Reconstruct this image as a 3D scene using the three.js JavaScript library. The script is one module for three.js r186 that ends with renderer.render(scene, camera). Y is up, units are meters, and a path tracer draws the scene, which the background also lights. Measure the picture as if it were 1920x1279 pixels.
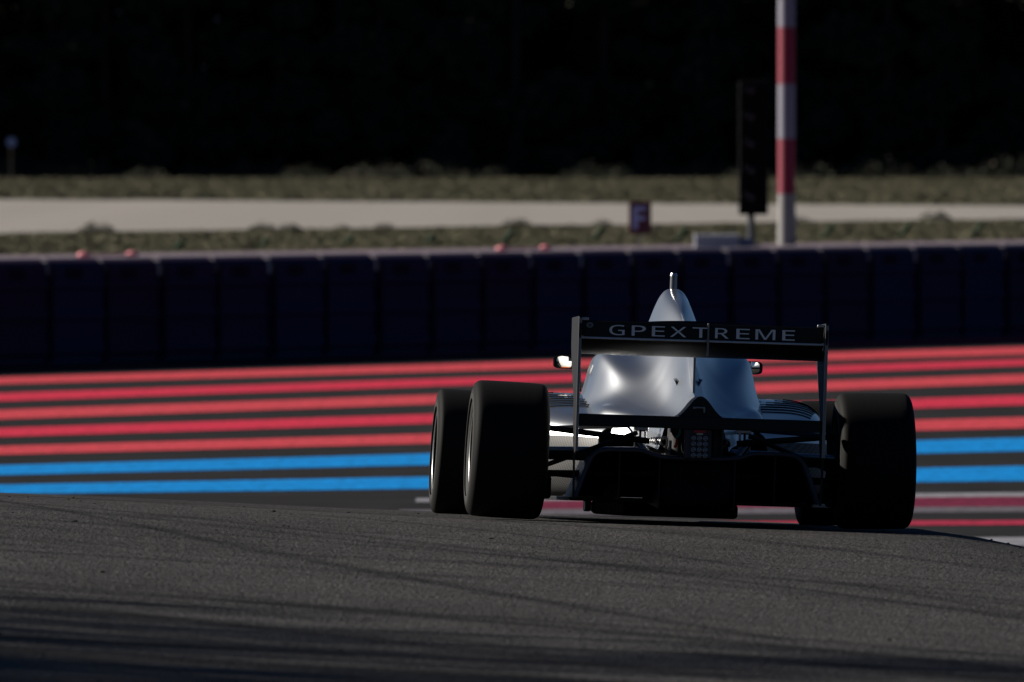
import * as THREE from 'three';
import { mergeGeometries, mergeVertices, toCreasedNormals } from 'three/addons/utils/BufferGeometryUtils.js';
import { RoundedBoxGeometry } from 'three/addons/geometries/RoundedBoxGeometry.js';
import { FontLoader } from 'three/addons/loaders/FontLoader.js';
import { TextGeometry } from 'three/addons/geometries/TextGeometry.js';

// ------------------------------------------------------------------ camera, sky, sun, exposure
const scene = new THREE.Scene();
const camera = new THREE.PerspectiveCamera(2.684, 1024 / 682, 1, 4000);
camera.position.set(0, 1.6, 0);
camera.rotation.set(-0.01401, 0, 0);
camera.focus = 60.2;                       // focused on the back of the car
camera.userData.fStop = 10.5;
const D2R = Math.PI / 180;
const SUN_EL = 25 * D2R, SUN_BACK = 17 * D2R;   // low sun on the left, slightly ahead of the car
const sunDir = new THREE.Vector3(-Math.cos(SUN_BACK) * Math.cos(SUN_EL), Math.sin(SUN_EL), -Math.sin(SUN_BACK) * Math.cos(SUN_EL));
{
  const W = 256, H = 128, data = new Float32Array(W * H * 4);
  for (let j = 0; j < H; j++) {
    const el = ((j + 0.5) / H - 0.5) * Math.PI, up = Math.max(0, Math.sin(el));
    const a = Math.pow(1 - up, 3);
    for (let i = 0; i < W; i++) {
      const k = (j * W + i) * 4;
      data[k] = 0.0025 + 0.044 * a; data[k + 1] = 0.012 + 0.074 * a; data[k + 2] = 0.040 + 0.108 * a; data[k + 3] = 1;
      if (el < 0) { data[k] = 0.012; data[k + 1] = 0.012; data[k + 2] = 0.012; }
    }
  }
  const sky = new THREE.DataTexture(data, W, H, THREE.RGBAFormat, THREE.FloatType);
  sky.mapping = THREE.EquirectangularReflectionMapping;
  sky.magFilter = sky.minFilter = THREE.LinearFilter; sky.needsUpdate = true;
  scene.background = sky; scene.environment = sky;
}
const sun = new THREE.DirectionalLight(new THREE.Color().setRGB(1, 0.93, 0.83), 4.2);
sun.position.copy(sunDir).multiplyScalar(120).add(new THREE.Vector3(0, 0, -120));
sun.target.position.set(0, 0, -120);
sun.castShadow = true; sun.shadow.mapSize.set(4096, 4096);
Object.assign(sun.shadow.camera, { left: -120, right: 120, top: 60, bottom: -60, near: 1, far: 500 });
scene.add(sun, sun.target);
const renderer = new THREE.WebGLRenderer({ antialias: true });
renderer.shadowMap.enabled = true;
renderer.toneMapping = THREE.LinearToneMapping;
renderer.toneMappingExposure = 1.75;

// ------------------------------------------------------------------ helpers
let seed = 12345;
function rnd() { seed |= 0; seed = seed + 0x6D2B79F5 | 0; let t = Math.imul(seed ^ seed >>> 15, 1 | seed); t = t + Math.imul(t ^ t >>> 7, 61 | t) ^ t; return ((t ^ t >>> 14) >>> 0) / 4294967296; }
const rr = (a, b) => a + (b - a) * rnd();
const clamp = (x, a, b) => Math.min(b, Math.max(a, x));
const lerp = (a, b, t) => a + (b - a) * t;
const sstep = (a, b, x) => { const t = clamp((x - a) / (b - a), 0, 1); return t * t * (3 - 2 * t); };
function table(pts) {                       // smooth curve through [x, y] points (Catmull-Rom in one variable)
  return x => {
    if (x <= pts[0][0]) return pts[0][1];
    const n = pts.length;
    if (x >= pts[n - 1][0]) return pts[n - 1][1];
    let i = 0; while (x > pts[i + 1][0]) i++;
    const [x0, y0] = pts[i], [x1, y1] = pts[i + 1], h = x1 - x0, t = (x - x0) / h;
    const m0 = i > 0 ? (y1 - pts[i - 1][1]) / (x1 - pts[i - 1][0]) * h : (y1 - y0);
    const m1 = i < n - 2 ? (pts[i + 2][1] - y0) / (pts[i + 2][0] - x0) * h : (y1 - y0);
    const t2 = t * t, t3 = t2 * t;
    return (2 * t3 - 3 * t2 + 1) * y0 + (t3 - 2 * t2 + t) * m0 + (-2 * t3 + 3 * t2) * y1 + (t3 - t2) * m1;
  };
}
function hash(x, y, s) { let h = Math.imul(x, 374761393) + Math.imul(y, 668265263) + Math.imul(s, 974634121) | 0; h = Math.imul(h ^ h >>> 13, 1274126177); return ((h ^ h >>> 16) >>> 0) / 4294967296; }
function vnoise(x, y, s = 0) {
  const xi = Math.floor(x), yi = Math.floor(y), fx = x - xi, fy = y - yi, u = fx * fx * (3 - 2 * fx), v = fy * fy * (3 - 2 * fy);
  return lerp(lerp(hash(xi, yi, s), hash(xi + 1, yi, s), u), lerp(hash(xi, yi + 1, s), hash(xi + 1, yi + 1, s), u), v);
}
const srgb = v => Math.round(255 * (v <= 0.0031308 ? 12.92 * v : 1.055 * Math.pow(v, 1 / 2.4) - 0.055));
function tex(w, h, fill, linear = false) {   // fill(i, j) -> [r, g, b] linear, or a number for a data map
  const d = new Uint8Array(w * h * 4);
  for (let j = 0; j < h; j++) for (let i = 0; i < w; i++) {
    const c = fill(i, j), k = (j * w + i) * 4;
    if (linear) d[k] = d[k + 1] = d[k + 2] = clamp(Math.round(c * 255), 0, 255);
    else { d[k] = srgb(clamp(c[0], 0, 1)); d[k + 1] = srgb(clamp(c[1], 0, 1)); d[k + 2] = srgb(clamp(c[2], 0, 1)); }
    d[k + 3] = 255;
  }
  const t = new THREE.DataTexture(d, w, h, THREE.RGBAFormat);
  t.colorSpace = linear ? THREE.NoColorSpace : THREE.SRGBColorSpace;
  t.wrapS = t.wrapT = THREE.RepeatWrapping; t.magFilter = THREE.LinearFilter; t.minFilter = THREE.LinearMipmapLinearFilter; t.generateMipmaps = true;
  t.needsUpdate = true; return t;
}
function rep(t, x, y) { const c = t.clone(); c.repeat.set(x, y); c.needsUpdate = true; return c; }
const rgb = (r, g, b) => new THREE.Color().setRGB(r, g, b);
function mat(r, g, b, rough, metal = 0, extra = {}) {
  return new THREE.MeshPhysicalMaterial({ color: rgb(r, g, b), roughness: rough, metalness: metal, side: THREE.DoubleSide, ...extra });
}
const used = {};
function numbered(name) { const n = used[name] = (used[name] ?? -1) + 1; return n ? `${name}_${String(n).padStart(3, '0')}` : name; }
function mesh(name, geo, m, parent) {
  const o = new THREE.Mesh(geo, m); o.name = name; o.castShadow = o.receiveShadow = true;
  if (parent) parent.add(o);
  return o;
}
function grp(name, parent) { const g = new THREE.Group(); g.name = name; if (parent) parent.add(g); return g; }
function tag(o, label, category, group, kind) {
  if (label) o.userData.label = label;
  if (category) o.userData.category = category;
  if (group) o.userData.group = group;
  if (kind) o.userData.kind = kind;
  return o;
}
function thing(name, label, category, pos = [0, 0, 0], group) {
  const g = grp(numbered(name), scene); g.position.set(...pos); return tag(g, label, category, group);
}
function structure(name, geo, m, label) { const o = mesh(numbered(name), geo, m, scene); return tag(o, label, null, null, 'structure'); }
const box = (w, h, d, x = 0, y = 0, z = 0) => new THREE.BoxGeometry(w, h, d).translate(x, y, z);
const rbox = (w, h, d, x = 0, y = 0, z = 0, r = 0.01, s = 2) => new RoundedBoxGeometry(w, h, d, s, r).translate(x, y, z);
function rod(a, b, ra, rb = ra, flat = 1, seg = 12) {      // a strut between two points; flat squashes it to an aerofoil
  const A = new THREE.Vector3(...a), B = new THREE.Vector3(...b), L = A.distanceTo(B);
  const g = new THREE.CylinderGeometry(rb, ra, L, seg); g.scale(flat < 1 ? 1 / Math.sqrt(flat) : 1, 1, flat < 1 ? flat : 1);
  const q = new THREE.Quaternion().setFromUnitVectors(new THREE.Vector3(0, 1, 0), B.clone().sub(A).normalize());
  g.applyQuaternion(q).translate((A.x + B.x) / 2, (A.y + B.y) / 2, (A.z + B.z) / 2); return g;
}
function merge(list) { return mergeGeometries(list.map(g => { const n = g.index ? g.toNonIndexed() : g; for (const k of Object.keys(n.attributes)) if (!['position', 'normal', 'uv'].includes(k)) n.deleteAttribute(k); return n; })); }
function gridGeo(nu, nv, f, uvf) {           // f(u, v) -> [x, y, z], both 0..1
  const p = [], uv = [], idx = [];
  for (let j = 0; j <= nv; j++) for (let i = 0; i <= nu; i++) {
    const q = f(i / nu, j / nv); p.push(...q); uv.push(...(uvf ? uvf(q, i / nu, j / nv) : [i / nu, j / nv]));
  }
  for (let j = 0; j < nv; j++) for (let i = 0; i < nu; i++) { const a = j * (nu + 1) + i, b = a + 1, c = a + nu + 1, d = c + 1; idx.push(a, b, d, a, d, c); }
  const g = new THREE.BufferGeometry();
  g.setAttribute('position', new THREE.Float32BufferAttribute(p, 3)); g.setAttribute('uv', new THREE.Float32BufferAttribute(uv, 2)); g.setIndex(idx); g.computeVertexNormals(); return g;
}
function extrude(pts, depth, bevel = 0, curve = 6) {       // outline in x, y extruded along +z
  const s = new THREE.Shape(pts.map(p => new THREE.Vector2(...p)));
  return new THREE.ExtrudeGeometry(s, { depth, bevelEnabled: bevel > 0, bevelSize: bevel, bevelThickness: bevel, bevelSegments: 2, curveSegments: curve });
}
function flatPoly(pts, y, uvScale = 1) {     // horizontal sheet from [x, z] corners
  const g = new THREE.ShapeGeometry(new THREE.Shape(pts.map(([x, z]) => new THREE.Vector2(x, -z)))); g.rotateX(-Math.PI / 2); g.translate(0, y, 0);
  const p = g.attributes.position, uv = g.attributes.uv;
  for (let i = 0; i < p.count; i++) uv.setXY(i, p.getX(i) * uvScale, p.getZ(i) * uvScale);
  return g;
}

// ------------------------------------------------------------------ the ground
const RUN = -1.05, PLATEAU = 0.12;
const slope = d => d < 55 ? 0 : d < 61 ? lerp(0, 0.021, (d - 55) / 6) : d < 64 ? 0.021 : d < 70 ? lerp(0.021, 0.062, (d - 64) / 6) : d < 79 ? 0.062 : d < 88 ? lerp(0.062, 0, (d - 79) / 9) : 0;
const trackCurve = (() => { const t = [0]; for (let d = 0; d < 100; d += 0.05) t.push(t[t.length - 1] - slope(d) * 0.05); const i60 = t[1200]; const end = t[t.length - 1] - i60; return d => { const y = t[clamp(Math.round(d / 0.05), 0, t.length - 1)] - i60; return d < 64 ? y : lerp(y, y * (RUN + 0.004) / end, sstep(64, 88, d)); }; })();
function trackY(x, d) {
  const fade = 1 - sstep(66, 86, d);
  let y = trackCurve(d) - 0.0323 * 14 * Math.tanh((x - 0.732) / 14) * fade;
  y += fade * 0.022 * sstep(-0.5, -2.2, x) * (1 - sstep(-6, -12, x));
  const over = Math.max(0, x - 1.72);
  y -= fade * 0.22 * over * over / (over + 0.35) * (1 - sstep(6, 12, x)) * sstep(50, 58, d);
  return Math.max(y, RUN + 0.004 + (d > 84 ? 0 : -9));
}
// asphalt of the track: stone grain, darker binder, and dragged tyre rubber, packed denser up close as painted shade
const TX = 8, TZ = 34, TZ0 = 37;             // the sheet of texture covers 8 m by 34 m
const marksAndShade = new Float32Array(2048 * 2048).fill(1);
function tyreMarkAndShade(x0, d0, k, bend, width, dark, s) {
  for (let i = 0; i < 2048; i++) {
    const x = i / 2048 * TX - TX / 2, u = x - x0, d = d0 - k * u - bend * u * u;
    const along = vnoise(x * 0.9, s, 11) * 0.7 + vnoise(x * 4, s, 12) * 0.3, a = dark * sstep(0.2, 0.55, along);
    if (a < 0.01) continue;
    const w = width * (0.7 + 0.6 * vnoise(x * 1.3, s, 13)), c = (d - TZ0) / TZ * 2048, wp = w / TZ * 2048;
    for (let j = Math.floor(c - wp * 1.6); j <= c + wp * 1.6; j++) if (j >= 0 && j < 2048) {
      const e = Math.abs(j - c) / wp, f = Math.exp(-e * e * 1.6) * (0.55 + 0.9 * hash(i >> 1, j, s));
      marksAndShade[j * 2048 + i] *= 1 - clamp(a * f, 0, 0.9);
    }
  }
}
tyreMarkAndShade(0, 50.4, 0.75, 0.12, 0.16, 0.5, 1); tyreMarkAndShade(0, 44.4, 1.05, 0.3, 0.34, 0.6, 2); tyreMarkAndShade(0, 48.6, 4.3, -0.3, 0.3, 0.55, 3); tyreMarkAndShade(0, 56.4, 3.8, 0.5, 0.25, 0.45, 4);
tyreMarkAndShade(0, 42.6, 0.35, 0.1, 0.3, 0.55, 5); tyreMarkAndShade(0, 44.0, 1.3, 0.2, 0.35, 0.6, 6); tyreMarkAndShade(0, 53.2, 1.6, 0.2, 0.2, 0.4, 7); tyreMarkAndShade(0, 46.3, 1.0, 0.2, 0.2, 0.5, 8); tyreMarkAndShade(0, 41.2, 0.6, 0.15, 0.4, 0.6, 9); tyreMarkAndShade(0, 59.2, 2.6, 0.3, 0.3, 0.4, 10);
for (let n = 0; n < 46; n++) { const d = 38 + 24 * Math.pow(rnd(), 1.5); tyreMarkAndShade(rr(-3, 3), d, rr(0.5, 2.2), rr(0, 0.3), rr(0.05, 0.3), rr(0.12, 0.42), 20 + n); }  // streaks crowd the near end, standing in for shade there
for (let n = 0; n < 40; n++) tyreMarkAndShade(rr(-3, 3), rr(40, 64), rr(0.3, 2.4), 0, rr(0.015, 0.05), rr(0.3, 0.7), 90 + n);
const grain = (i, j) => vnoise(i * 0.36, j * 0.5, 3) * 0.5 + hash(i >> 1, j, 4) * 0.5;
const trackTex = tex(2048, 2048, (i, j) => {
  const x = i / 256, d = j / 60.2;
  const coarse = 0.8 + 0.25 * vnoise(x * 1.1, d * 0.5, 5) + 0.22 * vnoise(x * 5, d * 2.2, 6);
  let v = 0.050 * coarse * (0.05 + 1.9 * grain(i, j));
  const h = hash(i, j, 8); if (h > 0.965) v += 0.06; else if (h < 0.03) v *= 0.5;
  v *= marksAndShade[j * 2048 + i];
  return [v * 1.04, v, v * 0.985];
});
trackTex.wrapS = trackTex.wrapT = THREE.MirroredRepeatWrapping;
const trackBump = tex(1024, 1024, (i, j) => 0.6 * grain(i, j) + 0.4 * vnoise(i * 0.21, j * 0.21, 9), true);
{
  const xs = []; for (let x = -70; x <= 70; x += Math.abs(x) < 6 ? 0.25 : 2) xs.push(x);
  const ds = []; for (let d = -62; d <= 89.9; d += d < 34 ? 4 : 0.5) ds.push(d);
  const g = gridGeo(xs.length - 1, ds.length - 1, (u, v) => { const x = xs[Math.round(u * (xs.length - 1))], d = ds[Math.round(v * (ds.length - 1))]; return [x, trackY(x, d), -d]; }, q => [(q[0] + TX / 2) / TX, (-q[2] - TZ0) / TZ]);
  structure('track', g, mat(1, 1, 1, 0.82, 0, { map: trackTex, bumpMap: rep(trackBump, TX / 2.2, TZ / 2.2 * 0.5), bumpScale: 0.012, specularIntensity: 0.12 }), 'worn grey asphalt track with rubber streaks and painted shade in the foreground');
}
// flat black run-off beyond the crest, reaching to the horizon
const asphaltFar = tex(512, 512, (i, j) => { const v = 0.020 * (0.75 + 0.5 * vnoise(i / 20, j / 20, 21) + 0.35 * (hash(i, j, 22) - 0.5)); return [v * 1.05, v, v * 1.06]; });
structure('run_off', new THREE.PlaneGeometry(3000, 2600).rotateX(-Math.PI / 2).translate(0, RUN, -1385).toNonIndexed(), mat(1, 1, 1, 0.9, 0, { map: rep(asphaltFar, 300, 260), specularIntensity: 0.1 }), 'black asphalt run-off area beyond the crest');
// painted stripes on the run-off; each is one strip with its own worn paint
const paintWear = tex(512, 512, (i, j) => { const v = 0.72 + 0.34 * vnoise(i / 9, j / 60, 31) + 0.18 * (hash(i, j, 32) - 0.5); return [v, v, v]; });
function stripe(name, near, far, m, t0 = -0.8, y = RUN + 0.004) {   // near, far: two edge lines, each given by its left and right point
  const ext = (l, t) => [lerp(l[0][0], l[1][0], t), lerp(l[0][1], l[1][1], t)];
  const n = 24, g = gridGeo(n, 1, (u, v) => { const t = lerp(t0, 1.4, u), q = ext(v ? far : near, t), w = 0.05 * (hash(Math.round(u * n), v, near[0][0] * 100 | 0) - 0.5); return [q[0], y, q[1] + w]; }, q => [q[0] / 3, q[2] / 3]);
  return structure(name, g, m);
}
const redPaint = [mat(0.62, 0.035, 0.075, 0.85, 0, { map: paintWear, specularIntensity: 0.12 }), mat(0.60, 0.065, 0.085, 0.85, 0, { map: paintWear, specularIntensity: 0.12 })], bluePaint = mat(0.004, 0.25, 0.68, 0.85, 0, { map: paintWear, specularIntensity: 0.12 });
const lines = [
  [[-5.95, -170.0], [6.9, -195]], [[-5.9, -168], [6.62, -188.9]],
  [[-5.65, -160.75], [6.47, -184.07]], [[-5.48, -155.9], [6.24, -177.3]], [[-5.3, -150.7], [6.12, -173.89]], [[-5.13, -145.84], [5.93, -168.62]], [[-4.98, -141.56], [5.73, -162.92]], [[-4.8, -136.48], [5.51, -156.58]],
  [[-4.67, -132.73], [5.27, -149.77]], [[-4.52, -128.48], [5.06, -143.81]], [[-4.39, -124.93], [4.86, -138.05]], [[-4.27, -121.26], [4.66, -132.48]], [[-4.14, -117.71], [4.53, -128.71]], [[-4.01, -113.91], [4.31, -122.6]], [[-3.91, -111.11], [4.14, -117.62]], [[-3.79, -107.8], [3.94, -111.97]]];
for (let k = 0; k < 8; k++) {
  const far = lines[2 * k], nr = lines[2 * k + 1], mixLine = (a, b, t) => a.map((p, n) => [lerp(p[0], b[n][0], t), lerp(p[1], b[n][1], t)]);
  const s = stripe(k < 6 ? 'red_stripe' : 'blue_stripe', mixLine(nr, far, 0.02), mixLine(far, nr, 0.09), k < 6 ? redPaint[k % 2] : bluePaint);
  s.userData.label = `${k < 6 ? 'red' : 'blue'} painted stripe across the run-off, ${['closest to the barrier, in its shade', 'second from the barrier', 'third from the barrier', 'fourth from the barrier', 'fifth from the barrier', 'the red one beside the blue stripes', 'the one beside the reds', 'the one closest to the car'][k]}`;
}
{
  const white = mat(0.26, 0.26, 0.29, 0.85, 0, { map: paintWear, specularIntensity: 0.12 }), dull = mat(0.16, 0.02, 0.05, 0.85, 0, { map: paintWear, specularIntensity: 0.12 }), grey = mat(0.13, 0.12, 0.14, 0.85, 0, { map: paintWear, specularIntensity: 0.12 }), red = mat(0.4, 0.03, 0.07, 0.85, 0, { map: paintWear, specularIntensity: 0.12 });
  const L = (a, b) => [[-1.2, a], [3.8, b]];
  stripe('edge_line', L(-105.4, -107.2), L(-106.4, -108.4), white, 0.10).userData.label = 'white line at the edge of the run-off';
  stripe('kerb_paint', L(-103.2, -104.3), L(-105.4, -107.2), dull, 0.13).userData.label = 'dull crimson kerb paint beyond the car';
  stripe('edge_line', L(-101.6, -102.8), L(-103.2, -104.3), grey, 0.08).userData.label = 'grey worn line in front of the crimson kerb paint';
  stripe('kerb_paint', L(-98.6, -99.4), L(-99.7, -100.6), red, 0.3).userData.label = 'thin red kerb line right of the car';
  stripe('edge_line', [[-1.2, -93.4], [3.8, -94.4]], [[-1.2, -95], [3.8, -96.4]], white, 0.4).userData.label = 'white kerb paint at the right edge of the track';
}

// ------------------------------------------------------------------ the barrier and the field behind it
const BA = [-5.88, -167.06], BD = [0.4535, -0.8912], BN = [0.8912, 0.4535];      // start, direction along, normal towards the camera
const onBarrier = (t, back = 0) => [BA[0] + BD[0] * t - BN[0] * back, BA[1] + BD[1] * t - BN[1] * back];
const grassTex = tex(1024, 1024, (i, j) => {
  const a = vnoise(i / 34, j / 34, 41), b = vnoise(i / 7, j / 7, 42), c = hash(i, j, 43), dry = sstep(0.45, 0.8, vnoise(i / 60, j / 60, 44));
  const v = 0.55 + 0.5 * a + 0.45 * b * c; return [lerp(0.044, 0.078, dry) * v, lerp(0.050, 0.070, dry) * v, lerp(0.024, 0.044, dry) * v];
});
const grassMat = mat(1, 1, 1, 0.95, 0, { map: rep(grassTex, 1 / 14, 1 / 14), specularIntensity: 0.2 });
{
  const a = onBarrier(-150, 0.75), b = onBarrier(1300, 0.75), far = [[1900, -1900], [-1900, -1900], [-1900, a[1]]];
  structure('field', flatPoly([a, b, ...far], PLATEAU), grassMat, 'rough dry grass field behind the barrier');
  const bank = gridGeo(40, 2, (u, v) => { const t = lerp(-150, 300, u), q = onBarrier(t, 0.75 - 0.12 * v); return [q[0], lerp(PLATEAU, RUN - 0.05, v), q[1]]; }, q => [q[0], q[1]]);
  structure('bank', bank, grassMat, 'steep earth bank hidden behind the barrier blocks');
  const pathTex = tex(512, 512, (i, j) => { const v = 0.7 + 0.4 * vnoise(i / 40, j / 40, 51) + 0.3 * (hash(i, j, 52) - 0.5); return [0.19 * v, 0.155 * v, 0.18 * v]; });
  const p = [onBarrier(-60, 0.8), onBarrier(90, 0.8), onBarrier(90, 7.6), onBarrier(-60, 6.4)];
  structure('service_path', flatPoly(p, PLATEAU + 0.01), mat(1, 1, 1, 0.9, 0, { map: rep(pathTex, 1 / 6, 1 / 6), specularIntensity: 0.1 }), 'narrow pinkish grey service path right behind the barrier');
  const roadTex = tex(512, 512, (i, j) => { const v = 0.82 + 0.2 * vnoise(i / 50, j / 50, 61) + 0.12 * vnoise(i / 9, j / 9, 62) + 0.1 * (hash(i, j, 63) - 0.5); return [0.305 * v, 0.285 * v, 0.262 * v]; });
  const near = x => -221 - (x + 7.7) * 40 / 16.9, farz = x => -342 + (x + 12) * 34 / 22.8, pts = [];
  for (let x = -60; x <= 17; x += 0.6) pts.push([x, near(x) - 3 * (vnoise(x * 0.5, 0, 64) - 0.5) - 1.6 * (vnoise(x * 2.2, 0, 65) - 0.5)]);
  for (let x = 17; x >= -60; x -= 0.6) pts.push([x, farz(x) + 4 * (vnoise(x * 0.4, 9, 66) - 0.5)]);
  structure('gravel_road', flatPoly(pts, PLATEAU + 0.02), mat(1, 1, 1, 0.95, 0, { map: rep(roadTex, 1 / 16, 1 / 16), specularIntensity: 0.1 }), 'pale gravel road crossing the field behind the barrier');
}
structure('verge', gridGeo(28, 40, (u, v) => { const x = lerp(-70, -16, u), d = lerp(4, 88, v); return [x, trackY(x, d) + 0.008, -d]; }, q => [q[0], q[2]]), grassMat, 'grass verge left of the track, outside the photo');
structure('verge', gridGeo(40, 20, (u, v) => { const x = lerp(-70, 70, u), d = lerp(-62, -5, v); return [x, trackY(x, d) + 0.008, -d]; }, q => [q[0], q[2]]), grassMat, 'grass behind the photographer, outside the photo');
const STEP = 1.375, T0 = 1.154;
{
  const plastic = [mat(0.008, 0.013, 0.05, 0.75, 0, { specularIntensity: 0.3 }), mat(0.011, 0.012, 0.042, 0.75, 0, { specularIntensity: 0.3 }), mat(0.006, 0.016, 0.06, 0.75, 0, { specularIntensity: 0.3 })], strapM = mat(0.006, 0.008, 0.022, 0.85, 0, { specularIntensity: 0.2 }), capM = mat(0.22, 0.19, 0.22, 0.7);
  const w = STEP - 0.05;
  // front outline in depth (x) and height (y): three shallow bands between ribs, rounded at the top
  const prof = [[-0.3, 0], [0.27, 0], [0.27, 0.1], [0.3, 0.13], [0.3, 0.22], [0.275, 0.245], [0.275, 0.5], [0.3, 0.525], [0.3, 0.6], [0.275, 0.625], [0.275, 0.86], [0.3, 0.885], [0.3, 0.95], [0.28, 0.97], [0.28, 1.12], [0.25, 1.17], [-0.25, 1.17], [-0.3, 1.12]];
  const body = extrude(prof, w - 0.02, 0.01).translate(0, 0.01, -(w - 0.02) / 2);
  const cap = extrude([[-0.25, 0], [0.25, 0], [0.245, 0.035], [0.2, 0.055], [-0.2, 0.055], [-0.245, 0.035]], w - 0.08).translate(0, 1.182, -(w - 0.08) / 2);
  const slotG = rbox(0.03, 0.14, 0.4, 0.283, 1.06, 0.05, 0.01), strapG = rbox(0.02, 1.1, 0.09, 0.312, 0.6, 0, 0.006);
  const ord = ['first', 'second', 'third', 'fourth', 'fifth', 'sixth', 'seventh', 'eighth', 'ninth', 'tenth', 'eleventh', 'twelfth'];
  for (let k = -8; k <= 27; k++) {
    const t = T0 + (k - 0.5) * STEP, q = onBarrier(t, 0.3);
    let label;
    if (k < 0) label = 'navy barrier block in the row beyond the left edge of the photo';
    else if (k > 19) label = 'navy barrier block in the row beyond the right edge of the photo';
    else label = k < 10 ? `dark navy barrier block, ${ord[k]} from the left edge of the photo` : `dark navy barrier block, ${ord[19 - k]} from the right edge of the photo`;
    const b = thing('barrier_block', label, 'barrier', [q[0], RUN + 0.002, q[1]], 'navy blocks of the safety barrier');
    b.rotation.y = Math.atan2(-BN[1], BN[0]); b.position.x += 0.03 * (hash(k + 50, 1, 1) - 0.5); b.position.y += 0.012 * hash(k + 50, 3, 1); b.rotation.y += 0.012 * (hash(k + 50, 2, 1) - 0.5);
    mesh('body', body, plastic[(hash(k + 40, 5, 2) * 3) | 0], b); mesh('cap', cap, capM, b); mesh('slot', slotG, strapM, b);
    mesh('strap', strapG, strapM, b).position.z = w / 2 - 0.05;
  }
}

// ------------------------------------------------------------------ the race car
const car = thing('race_car', 'silver single-seater race car seen from behind, black rear wing lettered in white', 'race car', [0.732, 0.006, -60]);
car.rotation.order = 'YXZ'; car.rotation.set(-1.2 * D2R, 4 * D2R, -1.85 * D2R);
const silver = mat(0.42, 0.44, 0.47, 0.29, 0.9, { clearcoat: 0.6, clearcoatRoughness: 0.05 });
const black = mat(0.008, 0.008, 0.009, 0.5, 0, { specularIntensity: 0.6 }), matt = mat(0.006, 0.006, 0.007, 0.85, 0, { specularIntensity: 0.3 });
const alloy = mat(0.5, 0.5, 0.5, 0.35, 1), steel = mat(0.3, 0.3, 0.31, 0.32, 1), navyEdge = mat(0.03, 0.036, 0.055, 0.45);
const rubberTex = tex(16, 512, (i, j) => { const v = Math.abs(j / 511 - 0.5), side = sstep(0.235, 0.32, v), ring = 0.8 + 0.3 * hash(j >> 2, 1, 71) + (v > 0.34 && v < 0.36 ? 0.35 : 0), c = lerp(0.0085 * (0.85 + 0.3 * hash(i, j, 72)), 0.056 * ring * (0.85 + 0.3 * hash(i, j >> 3, 73)), side); return [c, c * 0.985, c * 0.97]; });
const rubber = mat(1, 1, 1, 0.7, 0, { map: rubberTex, specularIntensity: 0.18 }), rimM = mat(0.05, 0.05, 0.055, 0.35, 0.7);
const weaveTex = tex(64, 64, (i, j) => { const d = ((i >> 4) + (j >> 4)) & 3, on = d < 2, e = (((on ? j : i) & 15) - 7.5) / 8, v = (on ? 0.075 : 0.025) * (1 - 0.5 * e * e); return [v, v, v * 1.02]; });
const weave = mat(1, 1, 1, 0.55, 0.1, { map: rep(weaveTex, 40, 40) });

// wheels: R radius, W overall tyre width
function wheel(name, R, W, x, z, camber, side) {
  const g = grp(name, car), h = W / 2, rimR = 0.172;
  g.position.set(x, R, z); g.rotation.z = camber;
  const half = [[0, 0], [0.4, -0.0002], [0.72, -0.0012], [0.83, -0.004], [0.905, -0.012], [0.957, -0.026], [0.988, -0.048], [1, -0.078]];
  const pr = half.map(([a, b]) => new THREE.Vector2(R + b, a * h)); pr.push(new THREE.Vector2(0.206, 0.965 * h), new THREE.Vector2(0.190, 0.93 * h), new THREE.Vector2(rimR + 0.006, 0.85 * h), new THREE.Vector2(rimR, 0.82 * h));
  const full = [...pr.slice(1).reverse().map(p => new THREE.Vector2(p.x, -p.y)), ...pr];
  const smooth = new THREE.SplineCurve(full).getPoints(64);
  mesh('tyre', new THREE.LatheGeometry(smooth, 72).rotateZ(-Math.PI / 2), rubber, g);
  const dish = [[0.174, 0.80 * h], [0.170, 0.87 * h], [0.163, 0.84 * h], [0.158, 0.6 * h], [0.13, 0.42 * h], [0.07, 0.36 * h], [0.05, 0.5 * h], [0, 0.5 * h]].map(a => new THREE.Vector2(...a));
  const rim = mesh('rim', new THREE.LatheGeometry(dish, 48).rotateZ(-Math.PI / 2).scale(side, 1, 1), rimM, g);
  mesh('rim_lip', new THREE.TorusGeometry(0.1725, 0.0045, 8, 60).rotateY(Math.PI / 2).translate(side * 0.875 * h, 0, 0), alloy, g);
  const sp = []; for (let k = 0; k < 8; k++) sp.push(box(0.02, 0.115, 0.022, side * 0.52 * h, 0.1, 0).rotateX(k * Math.PI / 4));
  mesh('spokes', merge(sp), rimM, g);
  mesh('wheel_nut', new THREE.CylinderGeometry(0.028, 0.03, 0.05, 6).rotateZ(Math.PI / 2).translate(side * 0.6 * h, 0, 0), alloy, g);
  mesh('brake_drum', new THREE.CylinderGeometry(0.135, 0.145, h * 1.1, 32, 1).rotateZ(Math.PI / 2).translate(-side * h * 0.45, 0, 0), matt, g);
  return g;
}
wheel('rear_wheel', 0.2815, 0.318, -0.764, 0, -1.75 * D2R, -1); wheel('rear_wheel', 0.2815, 0.318, 0.752, 0, 1.75 * D2R, 1);
wheel('front_wheel', 0.2695, 0.215, -0.785, -2.72, -1.9 * D2R, -1); wheel('front_wheel', 0.2695, 0.215, 0.785, -2.72, 1.9 * D2R, 1);

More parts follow.
